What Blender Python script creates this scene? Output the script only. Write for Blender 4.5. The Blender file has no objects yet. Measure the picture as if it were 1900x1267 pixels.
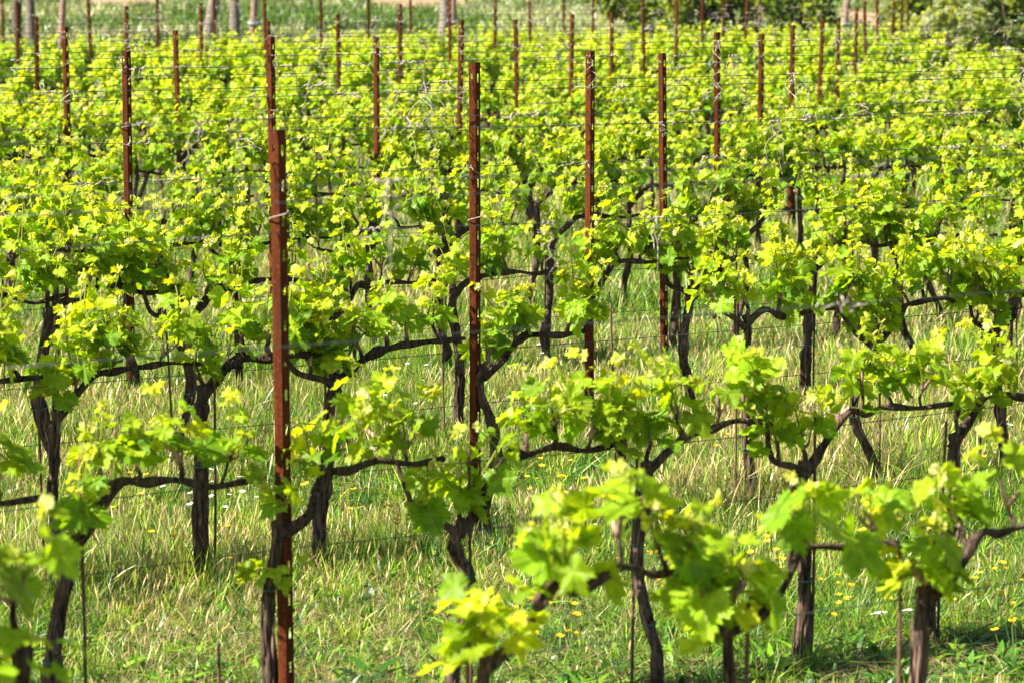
import bpy, math, random
import numpy as np
from mathutils import Vector, Matrix

# ------------------------------------------------------------------ camera, sky, sun, exposure
SC = bpy.context.scene
COL = SC.collection
HC = 2.37                                   # eye height above the flat ground
PITCH = math.radians(7.92)
F = 5000.0 / 1900.0                         # focal length in picture widths
cam = bpy.data.cameras.new('camera'); camo = bpy.data.objects.new('camera', cam); COL.objects.link(camo)
cam.sensor_width = 36.0; cam.lens = 36.0 * F
cam.clip_start = 0.1; cam.clip_end = 3000
camo.location = (0, 0, HC); camo.rotation_euler = (math.pi/2 - PITCH, 0, 0)
cam.dof.use_dof = True; cam.dof.focus_distance = 12.2; cam.dof.aperture_fstop = 5.2
SC.camera = camo

TO_SUN = Vector((-0.75, -0.32, 0.80)).normalized()
w = bpy.data.worlds.new('World'); SC.world = w; w.use_nodes = True
nt = w.node_tree; nt.nodes.clear()
sky = nt.nodes.new('ShaderNodeTexSky'); sky.sky_type = 'NISHITA'; sky.sun_disc = False
sky.sun_elevation = math.asin(TO_SUN.z); sky.sun_rotation = math.atan2(TO_SUN.x, TO_SUN.y)
bg = nt.nodes.new('ShaderNodeBackground'); bg.inputs[1].default_value = 0.05
wo = nt.nodes.new('ShaderNodeOutputWorld')
nt.links.new(sky.outputs[0], bg.inputs[0]); nt.links.new(bg.outputs[0], wo.inputs[0])
sl = bpy.data.lights.new('sun', 'SUN'); sl.energy = 5.0; sl.angle = math.radians(0.5); sl.color = (1.0, 0.95, 0.86)
so = bpy.data.objects.new('sun', sl); COL.objects.link(so)
so.rotation_euler = TO_SUN.to_track_quat('Z', 'Y').to_euler(); so.location = (-20, -10, 30)
SC.view_settings.view_transform = 'Standard'; SC.view_settings.look = 'None'
SC.view_settings.gamma = 1; SC.view_settings.exposure = 1.9
SC.render.engine = 'CYCLES'
SC.cycles.max_bounces = 6; SC.cycles.diffuse_bounces = 1; SC.cycles.glossy_bounces = 2
SC.cycles.transmission_bounces = 4; SC.cycles.transparent_max_bounces = 4
SC.cycles.use_denoising = True

rng = np.random.default_rng(11); random.seed(5)
U = lambda a, b: float(rng.uniform(a, b))

# ------------------------------------------------------------------ mesh helpers
class MB:
    """collects vertices, quads, triangles and a colour and a leaf coordinate per vertex"""
    def __init__(s): s.v=[]; s.q=[]; s.t=[]; s.c=[]; s.l=[]; s.n=0
    def add(s, v, q=None, t=None, c=(1,1,1), l=None):
        v = np.asarray(v, float).reshape(-1,3); k = len(v); s.v.append(v)
        if q is not None and len(q): s.q.append(np.asarray(q, np.int64).reshape(-1,4) + s.n)
        if t is not None and len(t): s.t.append(np.asarray(t, np.int64).reshape(-1,3) + s.n)
        c = np.asarray(c, float)
        s.c.append(np.broadcast_to(c, (k,3)).copy() if c.ndim == 1 else c.reshape(-1,3))
        s.l.append(np.zeros((k,3)) if l is None else np.asarray(l, float).reshape(-1,3)); s.n += k
    def mesh(s, name, mat, smooth=True, leaf=False):
        me = bpy.data.meshes.new(name)
        V = np.concatenate(s.v) if s.v else np.zeros((0,3))
        Q = np.concatenate(s.q) if s.q else np.zeros((0,4), np.int64)
        T = np.concatenate(s.t) if s.t else np.zeros((0,3), np.int64)
        me.vertices.add(len(V)); me.vertices.foreach_set('co', V.astype(np.float32).ravel())
        nl = Q.size + T.size
        me.loops.add(nl); me.loops.foreach_set('vertex_index', np.concatenate([Q.ravel(), T.ravel()]).astype(np.int32))
        me.polygons.add(len(Q)+len(T))
        st = np.concatenate([np.arange(len(Q))*4, len(Q)*4 + np.arange(len(T))*3]).astype(np.int32)
        me.polygons.foreach_set('loop_start', st)
        me.polygons.foreach_set('use_smooth', np.full(len(Q)+len(T), smooth, bool))
        C = np.concatenate(s.c); C = np.concatenate([C, np.ones((len(C),1))], 1)
        a = me.attributes.new('col', 'FLOAT_COLOR', 'POINT'); a.data.foreach_set('color', C.astype(np.float32).ravel())
        if leaf:
            a = me.attributes.new('leafco', 'FLOAT_VECTOR', 'POINT')
            a.data.foreach_set('vector', np.concatenate(s.l).astype(np.float32).ravel())
        me.materials.append(mat); me.update(calc_edges=True); me.validate()
        return me

def obj(name, me, parent=None, loc=None, rot=None):
    o = bpy.data.objects.new(name, me); COL.objects.link(o)
    if parent: o.parent = parent
    if loc is not None: o.location = loc
    if rot is not None: o.rotation_euler = rot
    return o
def empty(name, loc=(0,0,0), rot=(0,0,0)):
    o = bpy.data.objects.new(name, None); COL.objects.link(o); o.location = loc; o.rotation_euler = rot
    o.empty_display_size = 0.1
    return o
def tag(o, label=None, cat=None, group=None, kind=None):
    if label: o['label'] = label
    if cat: o['category'] = cat
    if group: o['group'] = group
    if kind: o['kind'] = kind
    return o

def frames(P):
    P = np.asarray(P, float); T = np.gradient(P, axis=0)
    T /= np.maximum(np.linalg.norm(T, axis=1, keepdims=True), 1e-9)
    r = np.array([0.0,1,0]) if abs(T[0][1]) < .8 else np.array([1.0,0,0])
    N = []; 
    for t in T:
        r = r - t*np.dot(r,t); r /= max(np.linalg.norm(r),1e-9); N.append(r)
    N = np.array(N); return T, N, np.cross(T, N)
def tube(mb, P, R, sides=6, c=(1,1,1), gnarl=0.0, seed=0, close=True):
    P = np.asarray(P, float); R = np.broadcast_to(np.asarray(R, float), (len(P),)).copy()
    T, N, B = frames(P); n = len(P)
    a = np.linspace(0, 2*np.pi, sides, endpoint=False)
    rr = np.repeat(R[:,None], sides, 1)
    if gnarl:
        rs = np.random.default_rng(seed); s = np.concatenate([[0], np.cumsum(np.linalg.norm(np.diff(P,axis=0),axis=1))])[:,None]
        g = 0
        for k in range(7):
            m = rs.integers(1,6); g = g + np.sin(m*a[None]+rs.uniform(-14,14)*s+rs.uniform(0,6.28))*np.sin(rs.uniform(8,45)*s+rs.uniform(0,6.28))*.5
        g = g + .8*np.sin(5*a[None] + 9*s + rs.uniform(0,6)) * .5
        rr = rr*(1 + gnarl*g)
    V = P[:,None] + rr[...,None]*(np.cos(a)[None,:,None]*N[:,None] + np.sin(a)[None,:,None]*B[:,None])
    i = np.arange(n-1)[:,None]*sides; j = np.arange(sides)[None]; k = (j+1) % sides
    Q = np.stack([i+j, i+k, i+sides+k, i+sides+j], -1).reshape(-1,4)
    cc = np.asarray(c, float)
    if cc.ndim == 2: cc = np.repeat(cc, sides, 0)
    V = V.reshape(-1,3); tt = None
    if close:
        V = np.concatenate([V, P[:1]-T[:1]*R[0]*.2, P[-1:]+T[-1:]*R[-1]*.4]); m = n*sides
        j = np.arange(sides); k = (j+1) % sides
        tt = np.concatenate([np.stack([np.full(sides,m), k, j],1), np.stack([np.full(sides,m+1), (n-1)*sides+j, (n-1)*sides+k],1)])
        if cc.ndim == 2: cc = np.concatenate([cc, cc[:1], cc[-1:]])
    mb.add(V, Q, tt, cc)
def curve(pts, n):
    """smooth path through the points"""
    P = np.asarray(pts, float); m = len(P)
    E = np.concatenate([2*P[:1]-P[1:2], P, 2*P[-1:]-P[-2:-1]])
    out = []
    for u in np.linspace(0, m-1-1e-6, n):
        i = int(u); f = u-i; a,b,c,d = E[i],E[i+1],E[i+2],E[i+3]
        out.append(.5*((2*b)+(c-a)*f+(2*a-5*b+4*c-d)*f*f+(3*b-a-3*c+d)*f**3))
    return np.array(out)

# ------------------------------------------------------------------ materials
def newmat(name):
    m = bpy.data.materials.new(name); m.use_nodes = True; n = m.node_tree; n.nodes.clear()
    out = n.nodes.new('ShaderNodeOutputMaterial')
    def nd(t, **kw):
        x = n.nodes.new(t)
        for k, v in kw.items():
            if k.startswith('i_'):
                key = k[2:]; x.inputs[int(key) if key.isdigit() else key.replace('_',' ')].default_value = v
            else: setattr(x, k, v)
        return x
    return m, n, out, nd, n.links.new
def mixc(nd, ln, fac, a, b, mode='MIX'):
    x = nd('ShaderNodeMix', data_type='RGBA', blend_type=mode)
    for s, v in ((x.inputs[0], fac), (x.inputs[6], a), (x.inputs[7], b)):
        if hasattr(v, 'is_linked'): ln(v, s)
        elif isinstance(v, (int,float)): s.default_value = v
        else: s.default_value = (*v, 1) if len(v)==3 else v
    return x.outputs[2]
def mth(nd, ln, op, a, b=None, c=None, clamp=False):
    x = nd('ShaderNodeMath', operation=op, use_clamp=clamp)
    for s, v in zip(x.inputs, (a,b,c)):
        if v is None: continue
        if hasattr(v, 'is_linked'): ln(v, s)
        else: s.default_value = v
    return x.outputs[0]

def mat_leaf():
    m, n, out, nd, ln = newmat('vine_leaf')
    at = nd('ShaderNodeAttribute', attribute_name='col'); lc = nd('ShaderNodeAttribute', attribute_name='leafco')
    sx = nd('ShaderNodeSeparateXYZ'); ln(lc.outputs['Vector'], sx.inputs[0])
    x, y = sx.outputs[0], sx.outputs[1]
    ang = mth(nd, ln, 'ABSOLUTE', mth(nd, ln, 'ARCTAN2', x, y))
    r = mth(nd, ln, 'SQRT', mth(nd, ln, 'ADD', mth(nd, ln, 'MULTIPLY', x, x), mth(nd, ln, 'MULTIPLY', y, y)))
    d = None
    for a in (0.0, .93, 1.95):
        e = mth(nd, ln, 'ABSOLUTE', mth(nd, ln, 'SUBTRACT', ang, a))
        d = e if d is None else mth(nd, ln, 'MINIMUM', d, e)
    dist = mth(nd, ln, 'MULTIPLY', d, r)
    vein = mth(nd, ln, 'SUBTRACT', 1.0, mth(nd, ln, 'DIVIDE', dist, .045), clamp=True)
    # side veins run off the main ones
    sv = mth(nd, ln, 'SINE', mth(nd, ln, 'MULTIPLY', mth(nd, ln, 'SUBTRACT', r, mth(nd, ln, 'MULTIPLY', d, .6)), 46.0))
    sv = mth(nd, ln, 'MULTIPLY', mth(nd, ln, 'GREATER_THAN', sv, .82), .35)
    vv = mth(nd, ln, 'MAXIMUM', vein, sv)
    tc = nd('ShaderNodeTexCoord'); nz = nd('ShaderNodeTexNoise', i_Scale=38.0, i_Detail=3.0); ln(tc.outputs['Object'], nz.inputs['Vector'])
    br = nd('ShaderNodeMapRange', i_1=.3, i_2=.7, i_3=.75, i_4=1.25); ln(nz.outputs[0], br.inputs[0])
    hs = nd('ShaderNodeHueSaturation'); ln(at.outputs['Color'], hs.inputs['Color']); ln(br.outputs[0], hs.inputs['Value'])
    light = mixc(nd, ln, .5, hs.outputs[0], (.43,.46,.055))
    col = mixc(nd, ln, mth(nd, ln, 'MULTIPLY', vv, .55), hs.outputs[0], light)
    geo = nd('ShaderNodeNewGeometry')
    pale = mixc(nd, ln, .15, col, (.32,.40,.08))
    col = mixc(nd, ln, geo.outputs['Backfacing'], col, pale)
    n4 = nd('ShaderNodeTexNoise', i_Scale=75.0, i_Detail=2.0); ln(tc.outputs['Object'], n4.inputs['Vector'])
    sp = nd('ShaderNodeMapRange', i_1=.69, i_2=.74, i_4=.55); ln(n4.outputs[0], sp.inputs[0]); col = mixc(nd, ln, sp.outputs[0], col, (.20,.13,.03))
    bp = nd('ShaderNodeBump', i_Strength=.45, i_Distance=.005)
    ln(mth(nd, ln, 'ADD', mth(nd, ln, 'MULTIPLY', vv, -.6), mth(nd, ln, 'MULTIPLY', nz.outputs[0], .8)), bp.inputs['Height'])
    pr = nd('ShaderNodeBsdfPrincipled', i_Roughness=.42); pr.inputs['Specular IOR Level'].default_value = .22
    ln(col, pr.inputs['Base Color']); ln(bp.outputs[0], pr.inputs['Normal'])
    tr = nd('ShaderNodeBsdfTranslucent')
    ln(mixc(nd, ln, 1.0, col, (2.1,1.9,.3), 'MULTIPLY'), tr.inputs[0]); ln(bp.outputs[0], tr.inputs[1])
    mx = nd('ShaderNodeMixShader', i_0=.5); ln(pr.outputs[0], mx.inputs[1]); ln(tr.outputs[0], mx.inputs[2]); ln(mx.outputs[0], out.inputs[0])
    return m
def mat_blade():
    m, n, out, nd, ln = newmat('grass_blade')
    at = nd('ShaderNodeAttribute', attribute_name='col')
    pr = nd('ShaderNodeBsdfPrincipled', i_Roughness=.4); pr.inputs['Specular IOR Level'].default_value = .3
    ln(at.outputs['Color'], pr.inputs['Base Color'])
    tr = nd('ShaderNodeBsdfTranslucent'); ln(mixc(nd, ln, 1.0, at.outputs['Color'], (1.4,1.3,.7), 'MULTIPLY'), tr.inputs[0])
    mx = nd('ShaderNodeMixShader', i_0=.24); ln(pr.outputs[0], mx.inputs[1]); ln(tr.outputs[0], mx.inputs[2]); ln(mx.outputs[0], out.inputs[0])
    return m
def mat_wood():
    m, n, out, nd, ln = newmat('vine_bark')
    at = nd('ShaderNodeAttribute', attribute_name='col')
    tc = nd('ShaderNodeTexCoord'); mp = nd('ShaderNodeMapping'); mp.inputs['Scale'].default_value = (90,90,9)
    ln(tc.outputs['Object'], mp.inputs[0]); nz = nd('ShaderNodeTexNoise', i_Scale=1.0, i_Detail=6.0, i_Distortion=.8); ln(mp.outputs[0], nz.inputs['Vector'])
    rp = nd('ShaderNodeMapRange', i_1=.34, i_2=.68, i_3=.15, i_4=2.3); ln(nz.outputs[0], rp.inputs[0])
    n2 = nd('ShaderNodeTexNoise', i_Scale=14.0, i_Detail=4.0); ln(tc.outputs['Object'], n2.inputs['Vector'])
    hs = nd('ShaderNodeHueSaturation'); ln(at.outputs['Color'], hs.inputs['Color']); ln(rp.outputs[0], hs.inputs['Value'])
    lich = nd('ShaderNodeMapRange', i_1=.58, i_2=.72, i_3=0.0, i_4=.5); ln(n2.outputs[0], lich.inputs[0])
    c = mixc(nd, ln, lich.outputs[0], hs.outputs[0], (.17,.12,.082))
    bp = nd('ShaderNodeBump', i_Strength=1.0, i_Distance=.012); ln(nz.outputs[0], bp.inputs['Height'])
    pr = nd('ShaderNodeBsdfPrincipled', i_Roughness=.9); pr.inputs['Specular IOR Level'].default_value = .2
    ln(c, pr.inputs['Base Color']); ln(bp.outputs[0], pr.inputs['Normal']); ln(pr.outputs[0], out.inputs[0])
    return m
def mat_rust():
    m, n, out, nd, ln = newmat('rusty_steel')
    tc = nd('ShaderNodeTexCoord'); oi = nd('ShaderNodeObjectInfo')
    ad = nd('ShaderNodeVectorMath', operation='ADD'); ln(tc.outputs['Object'], ad.inputs[0])
    cb = nd('ShaderNodeCombineXYZ'); ln(mth(nd, ln, 'MULTIPLY', oi.outputs['Random'], 40.0), cb.inputs[0]); ln(cb.outputs[0], ad.inputs[1])
    mp = nd('ShaderNodeMapping'); mp.inputs['Scale'].default_value = (70,70,5); ln(ad.outputs[0], mp.inputs[0])
    nz = nd('ShaderNodeTexNoise', i_Scale=1.0, i_Detail=5.0); ln(mp.outputs[0], nz.inputs['Vector'])
    n2 = nd('ShaderNodeTexNoise', i_Scale=120.0, i_Detail=4.0); ln(ad.outputs[0], n2.inputs['Vector'])
    n3 = nd('ShaderNodeTexNoise', i_Scale=7.0, i_Detail=3.0); ln(ad.outputs[0], n3.inputs['Vector'])
    f1 = nd('ShaderNodeMapRange', i_1=.35, i_2=.65); ln(nz.outputs[0], f1.inputs[0])
    c = mixc(nd, ln, f1.outputs[0], (.048,.0105,.0034), (.102,.025,.0065))
    f2 = nd('ShaderNodeMapRange', i_1=.45, i_2=.75); ln(n2.outputs[0], f2.inputs[0])
    c = mixc(nd, ln, mth(nd, ln, 'MULTIPLY', f2.outputs[0], .55), c, (.19,.055,.017))
    f3 = nd('ShaderNodeMapRange', i_1=.52, i_2=.7, i_4=.6); ln(n3.outputs[0], f3.inputs[0])
    c = mixc(nd, ln, f3.outputs[0], c, (.060,.021,.009))
    hs = nd('ShaderNodeHueSaturation'); ln(c, hs.inputs['Color'])
    ln(mth(nd, ln, 'MULTIPLY_ADD', oi.outputs['Random'], .5, .8), hs.inputs['Value'])
    bp = nd('ShaderNodeBump', i_Strength=.5, i_Distance=.001); ln(n2.outputs[0], bp.inputs['Height'])
    pr = nd('ShaderNodeBsdfPrincipled', i_Roughness=.72, i_Metallic=.0)
    pr.inputs['Specular IOR Level'].default_value = .08
    ln(hs.outputs[0], pr.inputs['Base Color']); ln(bp.outputs[0], pr.inputs['Normal']); ln(pr.outputs[0], out.inputs[0])
    return m
def mat_plain(name, col, rough=.6, metal=0., var=.3, scale=60.):
    m, n, out, nd, ln = newmat(name)
    tc = nd('ShaderNodeTexCoord'); nz = nd('ShaderNodeTexNoise', i_Scale=scale, i_Detail=4.0); ln(tc.outputs['Object'], nz.inputs['Vector'])
    rp = nd('ShaderNodeMapRange', i_1=.3, i_2=.7, i_3=1-var, i_4=1+var); ln(nz.outputs[0], rp.inputs[0])
    hs = nd('ShaderNodeHueSaturation'); hs.inputs['Color'].default_value = (*col,1); ln(rp.outputs[0], hs.inputs['Value'])
    pr = nd('ShaderNodeBsdfPrincipled', i_Roughness=rough, i_Metallic=metal); ln(hs.outputs[0], pr.inputs['Base Color']); ln(pr.outputs[0], out.inputs[0])
    return m
def mat_ground():
    m, n, out, nd, ln = newmat('meadow_soil')
    geo = nd('ShaderNodeNewGeometry')
    a = nd('ShaderNodeTexNoise', i_Scale=.7, i_Detail=6.0); b = nd('ShaderNodeTexNoise', i_Scale=16.0, i_Detail=8.0); c0 = nd('ShaderNodeTexNoise', i_Scale=90.0, i_Detail=4.0)
    for x in (a,b,c0): ln(geo.outputs['Position'], x.inputs['Vector'])
    f = nd('ShaderNodeMapRange', i_1=.38, i_2=.62); ln(b.outputs[0], f.inputs[0])
    c = mixc(nd, ln, f.outputs[0], (.05,.037,.022), (.04,.07,.014))
    f = nd('ShaderNodeMapRange', i_1=.45, i_2=.6, i_4=.7); ln(c0.outputs[0], f.inputs[0])
    c = mixc(nd, ln, f.outputs[0], c, (.16,.13,.07))
    f = nd('ShaderNodeMapRange', i_1=.4, i_2=.65, i_4=.6); ln(a.outputs[0], f.inputs[0])
    c = mixc(nd, ln, f.outputs[0], c, (.05,.09,.018))
    bp = nd('ShaderNodeBump', i_Strength=.8, i_Distance=.03); ln(b.outputs[0], bp.inputs['Height'])
    pr = nd('ShaderNodeBsdfPrincipled', i_Roughness=.95); pr.inputs['Specular IOR Level'].default_value = .1
    ln(c, pr.inputs['Base Color']); ln(bp.outputs[0], pr.inputs['Normal']); ln(pr.outputs[0], out.inputs[0])
    return m
M_LEAF = mat_leaf(); M_BLADE = mat_blade(); M_WOOD = mat_wood(); M_RUST = mat_rust(); M_GROUND = mat_ground()
M_WIRE = mat_plain('galvanised_wire', (.055,.052,.05), .6, .3, .3, 30)
M_TENDRIL = mat_plain('dry_tendril', (.30,.25,.195), .9, 0, .45, 90)
M_TIE = mat_plain('green_tie', (.010,.085,.045), .5, 0, .2)
M_ROD = mat_plain('rusty_rod', (.10,.045,.028), .85, 0, .4, 50)
M_STAKE = mat_plain('weathered_stake', (.20,.12,.09), .9, 0, .3, 14)
M_DIRT = mat_plain('orange_dirt', (.27,.17,.085), .95, 0, .25, 1.5)
M_PIPE = mat_plain('grey_pipe', (.32,.36,.38), .5, .2, .15)

# ------------------------------------------------------------------ the lay of the land and of the rows
def gz(x, y):
    y = np.asarray(y, float)
    return np.where(y > 52, .03*(y-52)**1.0, 0.0) * np.clip((y-52)/6, 0, 1)
ROW0 = np.array([-.688, 8.0]); STEP = np.array([.54, 2.78]); TH = math.radians(30.0)
DIR = np.array([math.cos(TH), math.sin(TH)]); GAP = 3.49
def row_pt(k, t): return ROW0 + STEP*k + DIR*t
def project(x, y, z):
    c, s = math.cos(PITCH), math.sin(PITCH); h = HC - z; d = y*c + h*s
    return 950 + 5000*x/d, 633.5 + 5000*(h*c - y*s)/d, d
ROWS = range(-1, 16)
ORD = 'first second third fourth fifth sixth seventh eighth ninth tenth eleventh twelfth thirteenth fourteenth fifteenth sixteenth seventeenth eighteenth nineteenth twentieth'.split()
def nth(i): return ORD[i] if i < 20 else 'twenty-' + ORD[i-20]
def rown(k): return ORD[k+1] + ' row'

def build_ground():
    xs = np.concatenate([np.linspace(-400,-30,12), np.linspace(-24,24,33), np.linspace(30,400,12)])
    ys = np.concatenate([np.linspace(-30,0,4), np.linspace(2,120,80), np.linspace(130,900,16)])
    X, Y = np.meshgrid(xs, ys); Z = gz(X, Y)
    Z = np.where(Y > 120, gz(X, 120) + 0*(Y), Z)
    nx = len(xs); i = np.arange(len(ys)-1)[:,None]*nx + np.arange(nx-1)[None]
    mb = MB(); mb.add(np.stack([X,Y,Z],-1), np.stack([i,i+1,i+nx+1,i+nx],-1).reshape(-1,4))
    tag(obj('ground', mb.mesh('ground', M_GROUND)), kind='structure')
    # bare orange earth showing beyond the vines
    for (x0,x1,y0,y1) in ((-5.0,-.9,85,100),(9.5,11.6,68,84),(-14.5,-11,86,100)):
        n = 28; a = np.linspace(0, 2*np.pi, n, endpoint=False); r = 1 + .18*np.sin(3*a+x0) + .12*np.sin(7*a+y0)
        x = (x0+x1)/2 + (x1-x0)/2*r*np.cos(a); y = (y0+y1)/2 + (y1-y0)/2*r*np.sin(a)
        rings = []
        for f in (1,.66,.33): rings.append(np.stack([(x0+x1)/2+(x-(x0+x1)/2)*f, (y0+y1)/2+(y-(y0+y1)/2)*f], 1))
        R = np.concatenate(rings + [np.array([[(x0+x1)/2,(y0+y1)/2]])]); V = np.column_stack([R, gz(R[:,0],R[:,1])+.03])
        j = np.arange(n); k = (j+1)%n
        q = np.concatenate([np.stack([m*n+j, m*n+k, (m+1)*n+k, (m+1)*n+j],1) for m in (0,1)])
        mb = MB(); mb.add(V, q, np.stack([2*n+j, 2*n+k, np.full(n,3*n)],1))
        tag(obj('dirt_track', mb.mesh('dirt_track', M_DIRT)), kind='structure')
build_ground()

# ------------------------------------------------------------------ grape leaves
def leaf_templates(n, mid, count, seed):
    rs = np.random.default_rng(seed); out = []
    tb = np.array([(0,1.0),(9,.92),(20,.82),(31,.66),(40,.74),(48,.88),(55,.93),(66,.80),(77,.70),(86,.63),(97,.70),(109,.78),(122,.72),(138,.68),(152,.62),(166,.46),(180,.14)])
    for v in range(count):
        a = np.linspace(-180, 180, n, endpoint=False) + 360/n*.5*(n < 20)
        deep = rs.uniform(.75,1.1); r = np.interp(np.abs(a), tb[:,0], tb[:,1]); r = .7 + (r-.7)*deep if n >= 20 else r
        r = np.maximum(r, .07)
        if n >= 20: r = r*(1 + (.12 if n > 30 else .09)*rs.uniform(.5,1.3,n)*np.where(np.arange(n)%2 == 0, 1, -1)*(np.abs(a) < 165))
        r *= 1 + rs.normal(0, .035, n)
        a = np.radians(a)
        def ring(f): return np.stack([np.sin(a)*r*f, np.cos(a)*r*f], 1)
        P = [np.zeros((1,2))] + ([ring(.52)] if mid else []) + [ring(1.0)]
        P = np.concatenate(P); x, y = P[:,0], P[:,1]; rr = np.hypot(x,y); ph = np.arctan2(x,y)
        fold = rs.uniform(.0,.42); droop = rs.uniform(.05,.5); wav = rs.uniform(.06,.2); p0 = rs.uniform(0,6.28); cup = rs.uniform(-.12,.25)
        z = fold*np.abs(x) - droop*np.where(y>0, y*y, .3*y*y) + wav*rr*np.sin(5*ph+p0) + cup*rr*rr + rs.normal(0,.045,len(rr))*rr
        z -= .10*rr*np.abs(np.sin(2.7*np.abs(ph)))       # the blade sinks between its five ribs
        j = np.arange(n); k = (j+1) % n
        if mid: T = np.stack([np.zeros(n,int), 1+k, 1+j], 1); Q = np.stack([1+j, 1+k, 1+n+k, 1+n+j], 1)
        else: T = np.stack([np.zeros(n,int), 1+k, 1+j], 1); Q = np.zeros((0,4), int)
        out.append((np.stack([x,y,z],1), Q, T))
    return out
LOD = {0: leaf_templates(54, True, 10, 1), 1: leaf_templates(24, True, 7, 2), 2: leaf_templates(12, False, 6, 3)}
def add_leaves(mb, lod, pos, tip, nrm, size, col):
    pos, tip, nrm, size, col = map(np.asarray, (pos, tip, nrm, size, col))
    if not len(pos): return
    Y = tip/np.linalg.norm(tip,axis=1,keepdims=True)
    Z = nrm - Y*np.sum(nrm*Y,axis=1,keepdims=True); Z /= np.maximum(np.linalg.norm(Z,axis=1,keepdims=True),1e-6)
    X = np.cross(Y, Z); tpl = LOD[lod]; which = rng.integers(0, len(tpl), len(pos)); wx = rng.uniform(.88,1.15,len(pos))
    for w_, (V,Q,T) in enumerate(tpl):
        i = np.nonzero(which == w_)[0]
        if not len(i): continue
        s = size[i][:,None,None]
        W = pos[i][:,None] + s*(V[None,:,0:1]*wx[i][:,None,None]*X[i][:,None] + V[None,:,1:2]*Y[i][:,None] + V[None,:,2:3]*Z[i][:,None])
        off = (np.arange(len(i))*len(V))[:,None,None]
        mb.add(W, (Q[None]+off).reshape(-1,4), (T[None]+off).reshape(-1,3), np.repeat(col[i], len(V), 0), np.tile(V, (len(i),1)))

OLD = np.array((.06,.165,.006)); MIDC = np.array((.225,.355,.009)); YNG = np.array((.42,.49,.014)); TIP = np.array((.56,.55,.26))
BARK = np.array((.056,.036,.024)); CANE = np.array((.26,.17,.115)); GREEN = np.array((.20,.26,.04))

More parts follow.
